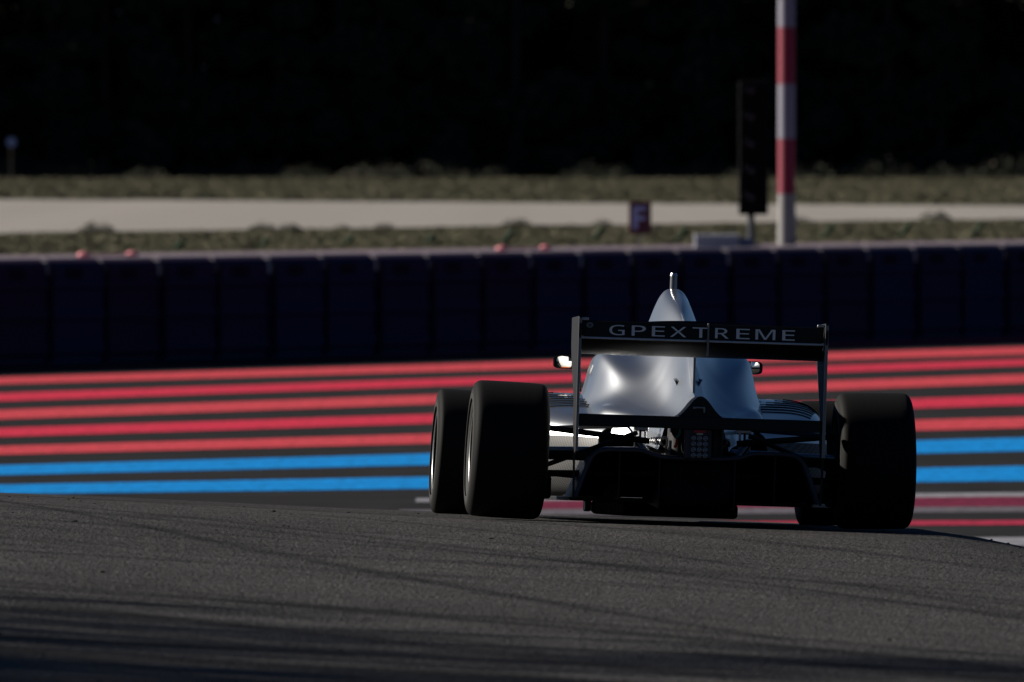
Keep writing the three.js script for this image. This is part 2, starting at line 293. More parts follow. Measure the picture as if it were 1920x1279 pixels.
// engine cover: one shell whose shoulders narrow towards the spine
const wb = table([[-1.42, 0.342], [-1.05, 0.340], [-0.9, 0.318], [-0.75, 0.284], [-0.6, 0.238], [-0.45, 0.180], [-0.3, 0.125], [0.1, 0.06]]);
const hb = table([[-1.42, 0.70], [-1.15, 0.712], [-1.05, 0.708], [-0.95, 0.692], [-0.85, 0.668], [-0.75, 0.636], [-0.65, 0.600], [-0.56, 0.562], [-0.48, 0.528], [-0.3, 0.475], [0.1, 0.42]]);
const y0 = table([[-1.42, 0.51], [-1.1, 0.502], [-0.8, 0.468], [-0.65, 0.455], [-0.5, 0.444], [-0.2, 0.425], [0.1, 0.40]]);
const spineH = table([[-1.42, 0.70], [-1.36, 0.72], [-1.29, 0.90], [-1.22, 0.977], [-1.1, 0.962], [-0.8, 0.90], [-0.5, 0.80], [-0.25, 0.68], [-0.05, 0.56], [0.1, 0.52]]);
const spineW = table([[-1.42, 0.12], [-1.22, 0.110], [-0.9, 0.104], [-0.6, 0.085], [-0.3, 0.05], [0.1, 0.03]]);
const skirt = table([[-1.42, 0.43], [-1.0, 0.44], [-0.6, 0.40], [-0.45, 0.31], [-0.3, 0.23], [-0.1, 0.175], [0.1, 0.145]]);
function coverY(x, z) {
  const u = Math.abs(x) / wb(z), p = lerp(28, 4, sstep(-1.05, -0.55, z)), bell = 1 / (1 + Math.pow(u, p));
  const top = hb(z) - 0.012 * Math.pow(Math.min(u, 1), 2) + 0.016 * Math.exp(-Math.pow((Math.abs(x) - 0.25) / 0.07, 2)) * sstep(-0.8, -1.2, z);
  let y = y0(z) + (top - y0(z)) * bell;
  y += (spineH(z) - hb(z)) * Math.exp(-Math.pow(Math.abs(x) / spineW(z), lerp(3.0, 1.5, sstep(-1.15, -0.5, z))));
  const e = Math.abs(x) / skirt(z); y -= 0.10 * Math.pow(sstep(0.72, 1.0, e), 2);
  return y;
}
{
  const cov = mesh('engine_cover', gridGeo(240, 150, (u, v) => { const z = lerp(-1.42, 0.08, v), a = u * 2 - 1, x = Math.sign(a) * Math.pow(Math.abs(a), 1.15) * skirt(z); return [x, coverY(x, z), z]; }), silver, car);
  const finTop = z => lerp(0.93, 0.735, (z + 1) / 1), fp = [];
  for (let z = -1; z <= -0.01; z += 0.09) fp.push([z, finTop(z)]);
  fp.push([0.0, 0.725], [0.005, 0.7], [0.005, 0.53]); for (let z = 0; z >= -1; z -= 0.1) fp.push([z, coverY(0, z) - 0.03]);
  mesh('shark_fin', extrude(fp.map(([z, y]) => [-z, y]), 0.006, 0.002).translate(0, 0, -0.003).rotateY(Math.PI / 2), silver, cov);
  for (const s of [-1, 1]) {
    const v = [[0, 0, 0], [0, 0.034, -0.02], [s * 0.004, 0.012, -0.06], [s * 0.016, 0.03, 0.0]].map(a => new THREE.Vector3(...a));
    const g = new THREE.BufferGeometry().setFromPoints([v[0], v[1], v[3], v[1], v[2], v[3], v[0], v[2], v[1], v[0], v[3], v[2]]); g.computeVertexNormals(); g.setAttribute('uv', new THREE.Float32BufferAttribute(new Float32Array(24), 2));
    mesh('small_fin', g.translate(s * 0.045, coverY(0.045, -0.3) - 0.004, -0.3), silver, cov);
  }
  mesh('air_intake', new THREE.SphereGeometry(0.1, 20, 14).scale(0.6, 0.8, 0.3).translate(0, 0.84, -1.345), matt, cov);
  mesh('antenna', merge([new THREE.CylinderGeometry(0.0145, 0.0155, 0.075, 16).translate(0, 1.0, -1.2)]), steel, car);
  mesh('antenna_cap', new THREE.CylinderGeometry(0.012, 0.0165, 0.012, 16).translate(0, 1.042, -1.2), alloy, car);
}

// sidepods: a lofted body that shrinks to the round exit at its back
for (const s of [-1, 1]) {
  const stations = [[-2.0, 0.20, 0.64, 0.10, 0.50], [-1.7, 0.18, 0.66, 0.09, 0.530], [-1.4, 0.16, 0.665, 0.088, 0.530], [-1.25, 0.155, 0.664, 0.088, 0.522], [-1.05, 0.15, 0.655, 0.088, 0.497], [-0.9, 0.15, 0.63, 0.09, 0.474], [-0.78, 0.15, 0.58, 0.09, 0.454], [-0.66, 0.155, 0.50, 0.092, 0.434], [-0.56, 0.165, 0.42, 0.098, 0.418], [-0.48, 0.175, 0.36, 0.11, 0.407]];
  const N = 48, col = [1, 2, 3, 4].map(k => table(stations.map(r => [r[0], r[k]])));
  const ring = (z, a, grow = 0) => {
    const x0 = col[0](z), x1 = col[1](z), yb = col[2](z), yt = col[3](z), n = lerp(3.4, 2.1, sstep(-0.75, -0.45, z));
    const c = Math.cos(a), si = Math.sin(a), r = Math.pow(Math.pow(Math.abs(c), n) + Math.pow(Math.abs(si), n), -1 / n);
    return [s * ((x0 + x1) / 2 + (x1 - x0) / 2 * r * c * (1 + grow)), (yb + yt) / 2 + (yt - yb) / 2 * r * si * (1 + grow), z];
  };
  const split = z => 0.36, uvf = q => [q[0] + q[2], q[1] + q[2] * 0.3];
  const angAt = z => Math.asin(clamp((0.355 - (col[2](z) + col[3](z)) / 2) / ((col[3](z) - col[2](z)) / 2), -0.9, 0.9)) * 0.85;
  const pod = grp('sidepod', car);
  mesh('upper_skin', gridGeo(N, 60, (u, v) => { const z = lerp(-2.0, -0.48, v), a0 = angAt(z); return ring(z, lerp(a0, Math.PI - a0, u)); }), silver, pod);
  mesh('lower_skin', gridGeo(N, 60, (u, v) => { const z = lerp(-2.0, -0.48, v), a0 = angAt(z); return ring(z, lerp(Math.PI - a0, 2 * Math.PI + a0, u)); }, uvf), weave, pod);
  mesh('rear_panel', gridGeo(N, 2, (u, v) => { const q = ring(-0.478, u * Math.PI * 2, -v * 0.999); return q; }), matt, pod);
  mesh('exit_rim', new THREE.TorusGeometry(0.075, 0.006, 8, 40).scale(1.05, 0.78, 1).translate(s * 0.268, 0.335, -0.474), black, pod);
  // louvres let into the top
  for (let k = 0; k < 6; k++) {
    const z = -1.30 + k * 0.075, len = 0.15 + 0.03 * Math.min(k, 3), x = s * (0.635 - len / 2 - 0.012 * k);
    const y = ring(z, Math.PI / 2)[1];
    const g = gridGeo(10, 1, (u, v) => { const xx = x + (u - 0.5) * len, zz = z + (v - 0.5) * 0.02; const t = Math.abs(xx); let yy = y; const cx = (col[0](zz) + col[1](zz)) / 2, hw = (col[1](zz) - col[0](zz)) / 2, n = lerp(3.4, 2.1, sstep(-0.95, -0.5, zz)); yy = (col[2](zz) + col[3](zz)) / 2 + (col[3](zz) - col[2](zz)) / 2 * Math.pow(Math.max(0, 1 - Math.pow(Math.abs(t - cx) / hw, n)), 1 / n); return [xx, yy + 0.002 + 0.006 * v, zz]; });
    mesh('louvre', g, matt, pod);
  }
}

// tub, nose, floor and front wing, mostly hidden from behind
{
  const st = [[-1.30, 0.33, 0.10, 0.66], [-1.6, 0.325, 0.10, 0.64], [-2.0, 0.30, 0.11, 0.61], [-2.4, 0.23, 0.13, 0.56], [-2.8, 0.17, 0.15, 0.48], [-3.3, 0.11, 0.17, 0.36], [-3.65, 0.05, 0.18, 0.25]];
  const c = [1, 2, 3].map(k => table(st.map(r => [-r[0], r[k]])));
  mesh('tub', gridGeo(48, 60, (u, v) => {
    const z = lerp(-1.30, -3.65, v), a = u * Math.PI * 2, n = 3, r = Math.pow(Math.pow(Math.abs(Math.cos(a)), n) + Math.pow(Math.abs(Math.sin(a)), n), -1 / n), w = c[0](-z), b = c[1](-z), t = c[2](-z);
    let x = w * r * Math.cos(a), y = (b + t) / 2 + (t - b) / 2 * r * Math.sin(a);
    if (z > -2.15 && z < -1.42 && Math.sin(a) > 0 && Math.abs(x) < 0.235) y = 0.16;
    return [x, y, z];
  }), silver, car);
  mesh('headrest', rbox(0.5, 0.1, 0.12, 0, 0.63, -1.39, 0.04, 3), matt, car);
  mesh('floor', extrude([[-0.665, 2.3], [0.665, 2.3], [0.67, 0.95], [0.56, 0.35], [0.5, -0.02], [-0.5, -0.02], [-0.56, 0.35], [-0.67, 0.95]], 0.012, 0.002).rotateX(-Math.PI / 2).translate(0, 0.083, 0), black, car);
  mesh('skid_plank', rbox(0.485, 0.062, 1.7, 0, 0.054, -1.35, 0.018, 2), matt, car);
  const fw = grp('front_wing', car);
  mesh('main_plane', rbox(1.52, 0.014, 0.24, 0, 0.085, -3.45, 0.006), black, fw);
  for (const s of [-1, 1]) { mesh('flap', rbox(0.5, 0.012, 0.14, s * 0.46, 0.13, -3.33, 0.005).translate(0, 0, 0), black, fw); mesh('endplate', rbox(0.012, 0.2, 0.42, s * 0.765, 0.15, -3.42, 0.005), black, fw); mesh('pylon', rbox(0.012, 0.13, 0.16, s * 0.09, 0.15, -3.5, 0.005), black, fw); }
  const tv = grp('turning_vane', car);
  mesh('vane', new THREE.CylinderGeometry(0.022, 0.027, 0.065, 24, 3).rotateZ(Math.PI / 2).scale(1, 0.95, 1.3).translate(-0.222, 0.054, -2.05), mat(0.35, 0.27, 0.17, 0.35, 0.8), tv);
  mesh('bracket', rbox(0.03, 0.05, 0.06, -0.272, 0.058, -2.05, 0.008), steel, tv);
}

// rear wing
{
  const rw = grp('rear_wing', car);
  const foil = (c, th, cam, y, z, rot, span) => { // aerofoil section extruded across the span
    const up = [], lo = []; for (let k = 0; k <= 14; k++) { const t = k / 14, q = th * 2.6 * (0.2969 * Math.sqrt(t) - 0.126 * t - 0.3516 * t * t + 0.2843 * t ** 3 - 0.09 * t ** 4) * 1.9, m = cam * 4 * t * (1 - t); up.push([t * c, (q - m) * c]); lo.push([t * c, (-q - m) * c]); }
    const g = extrude([...up, ...lo.reverse().slice(1, -1)], span).translate(0, 0, -span / 2).rotateY(-Math.PI / 2); // chord now along +z
    return toCreasedNormals(g, 0.6).rotateX(-rot).translate(0, y, z);
  };
  const SP = 0.998;
  mesh('main_plane', foil(0.30, 0.07, 0.10, 0.708, 0.06, 0.13, SP), black, rw);
  const flap = mesh('flap', foil(0.085, 0.05, 0.05, 0.757, 0.312, 0.85, SP), black, rw);
  mesh('gurney_strip', rbox(SP, 0.0085, 0.012, 0, 0.7505, 0.377, 0.003), mat(0.5, 0.52, 0.56, 0.4), rw);
  mesh('hump', gridGeo(30, 4, (u, v) => { const x = lerp(-0.36, 0.36, u); return [x, lerp(0.75, 0.835 - 0.028 * Math.pow(Math.abs(x) / 0.36, 2.2), v), 0.11 - 0.05 * v]; }), black, rw);
  // lettering: wide capitals laid on the rear face of the flap
  const font = await new FontLoader().loadAsync('fonts/droid/droid_sans_regular.typeface.json');
  const white = mat(0.82, 0.82, 0.82, 0.4);
  const letters = [['G', -0.389, -0.326], ['P', -0.297, -0.239], ['E', -0.214, -0.161], ['X', -0.139, -0.072], ['T', -0.047, 0.021], ['R', 0.046, 0.102], ['E', 0.133, 0.188], ['M', 0.212, 0.294], ['E', 0.322, 0.374]];
  const tilt = -0.62, textG = [];
  for (const [ch, x0, x1] of letters) {
    const g = new TextGeometry(ch, { font, size: 0.05, depth: 0.0015, curveSegments: 5, bevelEnabled: false }); g.computeBoundingBox(); const b = g.boundingBox;
    g.translate(-b.min.x, -b.min.y, 0).scale((x1 - x0) / (b.max.x - b.min.x), 0.042 / (b.max.y - b.min.y), 1); g.translate(x0 + 0.004, 0, 0);
    textG.push(g);
  }
  const emblem = new THREE.TorusGeometry(0.009, 0.0025, 6, 20).scale(1.3, 1, 0.5).translate(-0.466, 0.038, 0.002);
  const lettering = mesh('lettering', merge(textG), white, rw); lettering.position.set(0, 0.764, 0.379); lettering.rotation.x = tilt * 0 - 0.0;
  const em = mesh('emblem', merge([emblem, emblem.clone().scale(0.5, 0.5, 1).translate(-0.233, 0.019, 0.001)]), mat(0.25, 0.25, 0.25, 0.5), rw); em.position.copy(lettering.position);
  mesh('text_panel', rbox(SP - 0.004, 0.068, 0.006, 0, 0.7855, 0.3755, 0.002), black, rw);
  for (const x of [0.022]) mesh('seam_bracket', merge([rbox(0.007, 0.135, 0.02, x, 0.757, 0.375, 0.002), rbox(0.018, 0.012, 0.02, x - 0.004, 0.7525, 0.377, 0.003)]), steel, rw);
  for (const s of [-1, 1]) {
    const ep = mesh('endplate', extrude([[0.02, 0.832], [0.405, 0.836], [0.412, 0.80], [0.405, 0.62], [0.40, 0.28], [0.33, 0.28], [0.26, 0.36], [0.24, 0.5], [0.06, 0.66], [0.02, 0.72]], 0.008, 0.002).rotateY(-Math.PI / 2).translate(s * 0.507 + 0.004, 0, 0), black, rw);
    mesh('edge_trim', rbox(0.013, 0.545, 0.006, s * 0.507, 0.5575, 0.409, 0.002), steel, ep);
    mesh('stay', rod([s * 0.512, 0.30, 0.345], [s * 0.508, 0.09, 0.33], 0.0048), black, rw);
    mesh('bolt', merge([rbox(0.03, 0.012, 0.02, s * 0.485, 0.827, 0.372, 0.004), new THREE.CylinderGeometry(0.006, 0.006, 0.02, 10).rotateX(Math.PI / 2).translate(s * 0.494, 0.752, 0.376)]), alloy, rw);
  }
  mesh('beam_wing', foil(0.20, 0.10, -0.02, 0.405, 0.20, 0.12, SP), black, rw);
  mesh('beam_flap', rbox(SP, 0.05, 0.012, 0, 0.414, 0.392, 0.004).translate(0, 0, 0), black, rw);
  const arch = []; for (let k = 0; k <= 30; k++) { const x = lerp(-0.15, 0.15, k / 30); arch.push([x, 0.425 + 0.095 * Math.exp(-Math.pow(Math.abs(x) / 0.062, 2.0))]); } arch.push([0.15, 0.40], [-0.15, 0.40]);
  mesh('pylon_fairing', extrude(arch, 0.2, 0.004).translate(0, 0, 0.18), black, rw);
  const hook = mesh('tow_hook', merge([rbox(0.05, 0.007, 0.006, -0.008, 0.478, 0.392, 0.002), rbox(0.007, 0.02, 0.006, 0.014, 0.467, 0.392, 0.002), rbox(0.012, 0.008, 0.007, -0.027, 0.476, 0.393, 0.002)]), steel, rw);
}

// diffuser
{
  const df = grp('diffuser', car);
  const prof = table([[0, 0.272], [0.10, 0.274], [0.17, 0.280], [0.225, 0.298], [0.30, 0.300], [0.385, 0.297], [0.42, 0.283], [0.445, 0.25], [0.50, 0.10]]);
  const P = (x, v) => { const z = lerp(-0.55, 0.31, v), e = Math.pow(v, 1.15); return [x, lerp(0.10, prof(Math.abs(x)), e), z]; };
  mesh('ceiling', gridGeo(60, 20, (u, v) => P(lerp(-0.5, 0.5, u), v)), matt, df);
  const edge = []; for (let k = 0; k < 80; k++) { const x = lerp(-0.5, 0.5, k / 79); edge.push(new THREE.Vector3(x, prof(Math.abs(x)) - 0.004, 0.31)); }
  mesh('lip', new THREE.TubeGeometry(new THREE.CatmullRomCurve3(edge), 120, 0.0095, 8), navyEdge, df);
  for (const x of [-0.32, -0.155, 0.155, 0.32]) mesh('strake', extrude([[-0.5, 0.09], [0.305, Math.abs(x) > 0.2 ? 0.092 : 0.06], [0.305, prof(Math.abs(x)) - 0.004], [-0.5, 0.10]], 0.006).rotateY(-Math.PI / 2).translate(x + 0.003, 0, 0), black, df);
  for (const s of [-1, 1]) mesh('side_wall', extrude([[0, 0], [0.012, 0], [-0.055, 0.17], [-0.068, 0.165]].map(([a, b]) => [s * (a + 0.496), b + 0.095]), 0.5).translate(0, 0, -0.19), navyEdge, df);
  mesh('centre_tunnel', rbox(0.3, 0.19, 0.7, 0, 0.165, -0.06, 0.03, 2), matt, df);
}

// gearbox with its small fittings, dampers and the suspension
{
  const gb = grp('gearbox', car);
  mesh('casing', rbox(0.22, 0.2, 0.75, 0, 0.33, -0.12, 0.05, 3), mat(0.02, 0.02, 0.022, 0.6, 0.3), gb);
  mesh('crash_structure', rbox(0.13, 0.13, 0.22, 0, 0.345, 0.22, 0.03, 3), matt, gb);
  for (const s of [-1, 1]) {
    mesh('rocker', rbox(0.062, 0.04, 0.03, s * 0.213, 0.394, 0.0, 0.006), alloy, gb);
    for (let k = 0; k < 3; k++) mesh('fin', rbox(0.009, 0.075, 0.02, s * (0.236 - k * 0.02), 0.343, 0.01, 0.003).rotateZ(0), k === 1 ? matt : alloy, gb);
    mesh('damper', rod([s * 0.235, 0.345, 0.02], [s * 0.185, 0.28, 0.05], 0.016), steel, gb);
    mesh('spring', (() => { const p = []; for (let k = 0; k <= 60; k++) { const t = k / 60, a = t * 6 * 2 * Math.PI; p.push(new THREE.Vector3(s * lerp(0.15, 0.12, t) + 0.018 * Math.cos(a), 0.335 + 0.018 * Math.sin(a), lerp(-0.1, 0.14, t))); } return new THREE.TubeGeometry(new THREE.CatmullRomCurve3(p), 160, 0.004, 6); })(), steel, gb);
  }
  const hose = (pts, r, m, n) => mesh(n, new THREE.TubeGeometry(new THREE.CatmullRomCurve3(pts.map(p => new THREE.Vector3(...p))), 24, r, 8), m, gb);
  hose([[-0.105, 0.395, 0.25], [-0.08, 0.40, 0.27], [-0.072, 0.372, 0.28], [-0.088, 0.352, 0.27]], 0.005, mat(0.0, 0.28, 0.26, 0.4), 'green_hose');
  hose([[-0.084, 0.345, 0.28], [-0.088, 0.325, 0.285], [-0.094, 0.312, 0.28]], 0.006, mat(0.6, 0.01, 0.015, 0.35), 'red_fitting');
  hose([[-0.148, 0.345, 0.27], [-0.130, 0.348, 0.275], [-0.125, 0.33, 0.275], [-0.132, 0.312, 0.27]], 0.005, mat(0.6, 0.55, 0.42, 0.4, 0.4), 'brass_fitting');
  hose([[-0.112, 0.34, 0.28], [-0.112, 0.305, 0.28]], 0.006, mat(0.10, 0.14, 0.18, 0.4, 0.5), 'coupling');
  const arm = (a, b, r, f = 0.45) => mesh('suspension_arm', rod(a, b, r, r, f), black, car);
  for (const s of [-1, 1]) {
    arm([s * 0.60, 0.378, 0.0], [s * 0.18, 0.335, 0.06], 0.0085); arm([s * 0.60, 0.376, -0.02], [s * 0.2, 0.40, -0.42], 0.0085);
    arm([s * 0.23, 0.37, 0.05], [s * 0.60, 0.225, 0.02], 0.009, 0.8);
    arm([s * 0.61, 0.266, 0.0], [s * 0.12, 0.262, 0.16], 0.013); arm([s * 0.61, 0.19, 0.0], [s * 0.12, 0.20, 0.10], 0.0095); arm([s * 0.61, 0.19, 0.02], [s * 0.15, 0.16, -0.45], 0.009);
    mesh('upright', rbox(0.07, 0.22, 0.09, s * 0.628, 0.28, 0.0, 0.02), matt, car);
    mesh('brake_duct', rbox(0.06, 0.10, 0.09, s * 0.60, 0.135, -0.12, 0.015), black, car);
    mesh('drive_shaft', rod([s * 0.66, 0.285, -0.02], [s * 0.1, 0.30, -0.1], 0.014), steel, car);
    for (const [y, z] of [[0.36, -2.6], [0.36, -2.85], [0.2, -2.55], [0.2, -2.9]]) arm([s * 0.70, y, -2.72], [s * 0.19, y + 0.03, z], 0.008);
  }
}

// rain light
{
  const rl = grp('rain_light', car), z = 0.36;
  mesh('housing', rbox(0.112, 0.132, 0.05, -0.006, 0.33, z, 0.014, 3), mat(0.02, 0.023, 0.032, 0.5), rl);
  mesh('face', rbox(0.078, 0.112, 0.006, -0.001, 0.332, z + 0.0245, 0.004), mat(0.008, 0.009, 0.014, 0.3), rl);
  mesh('red_label', rbox(0.05, 0.011, 0.002, -0.001, 0.380, z + 0.0283, 0.0008), mat(0.35, 0.015, 0.03, 0.5), rl);
  mesh('pale_label', rbox(0.026, 0.007, 0.002, -0.001, 0.3695, z + 0.0283, 0.0008), mat(0.45, 0.42, 0.32, 0.5), rl);
  const ringG = new THREE.TorusGeometry(0.0082, 0.0016, 8, 20), lensG = new THREE.SphereGeometry(0.0062, 14, 8, 0, Math.PI * 2, 0, Math.PI / 2).rotateX(Math.PI / 2).scale(1, 1, 0.6);
  const ringM = mat(0.35, 0.38, 0.42, 0.25, 0.9), lensM = mat(0.16, 0.17, 0.2, 0.12, 0.3, { clearcoat: 1, clearcoatRoughness: 0.03 });
  for (let r = 0; r < 4; r++) for (let c = 0; c < 3; c++) { const l = mesh('lens', lensG, lensM, rl); l.position.set(-0.001 + (c - 1) * 0.0242, 0.3525 - r * 0.0235, z + 0.0277); mesh('lens_ring', ringG, ringM, l); }
}

// mirrors and the driver they show
for (const s of [-1, 1]) {
  const m = grp('mirror', car); m.position.set(s * 0.388, 0.665, -1.9); m.rotation.y = s * 0.0;
  const sq = (a, n = 4.5) => Math.pow(Math.pow(Math.abs(Math.cos(a)), n) + Math.pow(Math.abs(Math.sin(a)), n), -1 / n);
  mesh('housing', gridGeo(40, 10, (u, v) => { const a = u * 2 * Math.PI, r = sq(a) * Math.sqrt(1 - v * v * 0.98); return [0.059 * r * Math.cos(a), 0.028 * r * Math.sin(a), 0.012 - v * 0.07]; }), black, m);
  mesh('rim', gridGeo(40, 3, (u, v) => { const a = u * 2 * Math.PI, r = sq(a) * lerp(1, 0.86, v); return [0.059 * r * Math.cos(a), 0.028 * r * Math.sin(a), 0.012 - 0.002 * v]; }), black, m);
  const glass = mesh('glass', gridGeo(32, 8, (u, v) => { const a = u * 2 * Math.PI, r = sq(a) * v, x = 0.051 * r * Math.cos(a), y = 0.0245 * r * Math.sin(a); return [x, y, 0.004 - (x * x + y * y) * 0.8]; }), mat(0.9, 0.9, 0.9, 0.02, 1), m);
  glass.rotation.y = s * -0.46; glass.rotation.x = -0.02;
  mesh('stalk', rod([s * -0.055, -0.02, -0.01], [s * -0.06, -0.125, 0.0], 0.006), black, m);
}
const driver = thing('person', 'driver low in the cockpit in a white, orange and blue helmet, seen in the mirror', 'person');
driver.rotation.order = 'YXZ'; driver.rotation.copy(car.rotation); driver.position.copy(car.position);
{
  const suit = mat(0.02, 0.025, 0.06, 0.85), pts = [[0, 0.18], [0.17, 0.185], [0.18, 0.3], [0.19, 0.44], [0.2, 0.5], [0.16, 0.545], [0.08, 0.57], [0.062, 0.6], [0.06, 0.64], [0, 0.64]].map(a => new THREE.Vector2(...a));
  mesh('body', new THREE.LatheGeometry(new THREE.SplineCurve(pts).getPoints(40), 32).scale(1, 1, 0.62).translate(0, 0, -1.68), suit, driver);
  const hT = tex(256, 128, (i, j) => { const u = i / 256, v = j / 128; if (v > 0.72 && v < 0.8) return [0.75, 0.16, 0.02]; if (v > 0.8 + 0.05 * Math.sin(u * 12.566)) return [0.01, 0.05, 0.42]; if (v < 0.3) return [0.75, 0.16, 0.02]; if (Math.abs(((u * 4) % 1) - 0.5 - (v - 0.5)) < 0.1) return [0.01, 0.015, 0.02]; return [0.8, 0.8, 0.78]; });
  const he = mesh('helmet', new THREE.SphereGeometry(0.5, 40, 28).scale(0.25, 0.25, 0.29).translate(0, 0.71, -1.68), mat(1, 1, 1, 0.2, 0, { map: hT, clearcoat: 1 }), driver);
  mesh('visor', new THREE.SphereGeometry(0.5, 24, 10, Math.PI * 0.12 + Math.PI, Math.PI * 0.76, Math.PI * 0.36, Math.PI * 0.2).scale(0.255, 0.255, 0.296).rotateY(0).translate(0, 0.71, -1.68), mat(0.01, 0.012, 0.015, 0.06, 0.2), he);
}

// ------------------------------------------------------------------ things behind the barrier
{
  const p = thing('striped_pole', 'tall round pole in red and white bands rising out of the top of the photo', 'pole', [3.735, PLATEAU, -198]);
  const white = mat(0.22, 0.21, 0.27, 0.6), red = mat(0.24, 0.008, 0.035, 0.6), base = mat(0.26, 0.25, 0.25, 0.8);
  const cuts = [0, 0.71, 1.457, 2.205, 2.975, 3.72, 4.47, 5.22];
  cuts.slice(0, -1).forEach((y, k) => { const h = cuts[k + 1] - y - 0.004; mesh(k ? 'band' : 'pole_base', new THREE.CylinderGeometry(k ? 0.116 : 0.12, k ? 0.116 : 0.125, h, 28).translate(0, y + h / 2, 0), k ? (k % 2 ? red : white) : base, p); });
  mesh('core', new THREE.CylinderGeometry(0.108, 0.108, 5.2, 20).translate(0, 2.61, 0), base, p);
}
{
  const s = thing('signal_tower', 'black upright signal panel with hooded lenses on a post beside the striped pole', 'signal', [3.25, PLATEAU, -196]);
  const dark = mat(0.004, 0.004, 0.005, 0.85, 0, { specularIntensity: 0.2 });
  mesh('panel', rbox(0.395, 1.80, 0.16, 0, 1.335, 0, 0.025, 2), dark, s); mesh('post', new THREE.CylinderGeometry(0.045, 0.05, 0.5, 16).translate(-0.03, 0.235, 0), mat(0.03, 0.034, 0.05, 0.6), s);
  mesh('foot', rbox(0.26, 0.06, 0.2, -0.03, 0.03, 0, 0.01), mat(0.1, 0.11, 0.14, 0.7), s);
  const hoodG = new THREE.CylinderGeometry(0.075, 0.075, 0.14, 20, 1, true, Math.PI * 0.6, Math.PI * 1.5).rotateX(Math.PI / 2), lensG = new THREE.SphereGeometry(0.07, 18, 10, 0, Math.PI * 2, 0, Math.PI / 2).scale(1, 0.4, 1).rotateX(Math.PI / 2);
  const lensM = mat(0.02, 0.02, 0.03, 0.15), hoodM = mat(0.02, 0.018, 0.03, 0.35);
  for (let k = 0; k < 5; k++) { const l = mesh('lens', lensG, lensM, s); l.position.set(-0.055, 0.683 + 0.36 * k, 0.082); mesh('hood', hoodG, hoodM, l).position.z = 0.07; }
}
{
  const s = thing('marker_board', 'small dark red board with a pale letter F standing behind the barrier', 'sign', [1.706, PLATEAU, -194]);
  mesh('board', rbox(0.30, 0.44, 0.035, 0, 0.405, 0, 0.012), mat(0.085, 0.008, 0.022, 0.55), s);
  const font = await new FontLoader().loadAsync('fonts/droid/droid_sans_bold.typeface.json');
  const g = new TextGeometry('F', { font, size: 0.3, depth: 0.004, curveSegments: 3, bevelEnabled: false }); g.computeBoundingBox(); g.center();
  mesh('letter', g.translate(-0.01, 0.405, 0.02), mat(0.4, 0.42, 0.7, 0.6), s);
  mesh('post', new THREE.CylinderGeometry(0.018, 0.018, 0.22, 10).translate(0, 0.1, 0), mat(0.08, 0.08, 0.08, 0.6), s);
}
{
  const c = thing('storage_box', 'low white box lying behind the barrier left of the signal panel', 'box', [2.70, PLATEAU, -192.3]);
  mesh('body', rbox(0.58, 0.165, 0.5, 0, 0.083, 0, 0.015), mat(0.35, 0.36, 0.42, 0.6), c); mesh('lid', rbox(0.6, 0.03, 0.52, 0, 0.181, 0, 0.012), mat(0.55, 0.56, 0.6, 0.5), c);
  mesh('side_unit', rbox(0.17, 0.15, 0.4, 0.385, 0.075, 0, 0.012), mat(0.12, 0.15, 0.24, 0.6), c);
}
{
  const g = mat(0.014, 0.075, 0.018, 0.6), spots = [[-4.36, -188.8], [-3.33, -193.3], [-2.27, -199], [-1.17, -201], [-0.11, -204], [1.17, -208], [2.35, -207], [4.58, -213.8], [5.85, -218.6], [7.06, -222]];
  const ord = ['first', 'second', 'third', 'fourth', 'fifth', 'sixth', 'seventh', 'eighth', 'ninth', 'last'];
  spots.forEach(([x, z], k) => {
    const o = thing('slanted_post', `short green post leaning right in the grass, ${ord[k]} from the left`, 'post', [x, PLATEAU, z], 'green posts behind the barrier');
    const h = k > 3 ? 0.26 : 0.2; mesh('shaft', rbox(0.075, h, 0.05, 0, h / 2 - 0.03, 0, 0.012).rotateZ(-0.62), g, o); mesh('base', rbox(0.11, 0.05, 0.1, 0, 0.02, 0, 0.01), g, o);
  });
}
[[-4.68, -172.2, 'left'], [0.25, -181.9, 'middle']].forEach(([x, z, w]) => {
  const o = thing('connector_rail', w === 'left' ? 'pink red rail with two knobs on the barrier top, left part of the photo' : 'pink red rail with two knobs on the barrier top, left of the F board', 'rail', [x - 0.1, 0.193, z - 0.12], 'red rails on the barrier');
  o.rotation.y = Math.atan2(-BD[1], BD[0]); const m = mat(0.8, 0.27, 0.3, 0.6);
  mesh('bar', rbox(1.25, 0.02, 0.05, 0, 0.012, 0, 0.006), mat(0.35, 0.08, 0.12, 0.6), o); for (const s of [-1, 1]) mesh('knob', new THREE.SphereGeometry(0.075, 16, 10).scale(1.3, 0.55, 1).translate(s * 0.6, 0.015, 0), m, o);
});

// ------------------------------------------------------------------ plants
function leafCloud(n, place, size, tone) {      // many small bent leaf faces as one geometry with its own tones
  const p = [], c = [], v = new THREE.Vector3(), a = new THREE.Vector3(), b = new THREE.Vector3();
  for (let k = 0; k < n; k++) {
    place(v); const s = size * rr(0.6, 1.5);
    a.set(rr(-1, 1), rr(-1, 1), rr(-1, 1)).normalize(); b.set(rr(-1, 1), rr(-1, 1), rr(-1, 1)).cross(a).normalize().multiplyScalar(s * 0.45); a.multiplyScalar(s);
    p.push(v.x - b.x, v.y - b.y, v.z - b.z, v.x + b.x, v.y + b.y, v.z + b.z, v.x + a.x, v.y + a.y, v.z + a.z);
    const t = tone(); for (let q = 0; q < 3; q++) c.push(...t);
  }
  const g = new THREE.BufferGeometry(); g.setAttribute('position', new THREE.Float32BufferAttribute(p, 3)); g.setAttribute('color', new THREE.Float32BufferAttribute(c, 3)); g.computeVertexNormals(); return g;
}
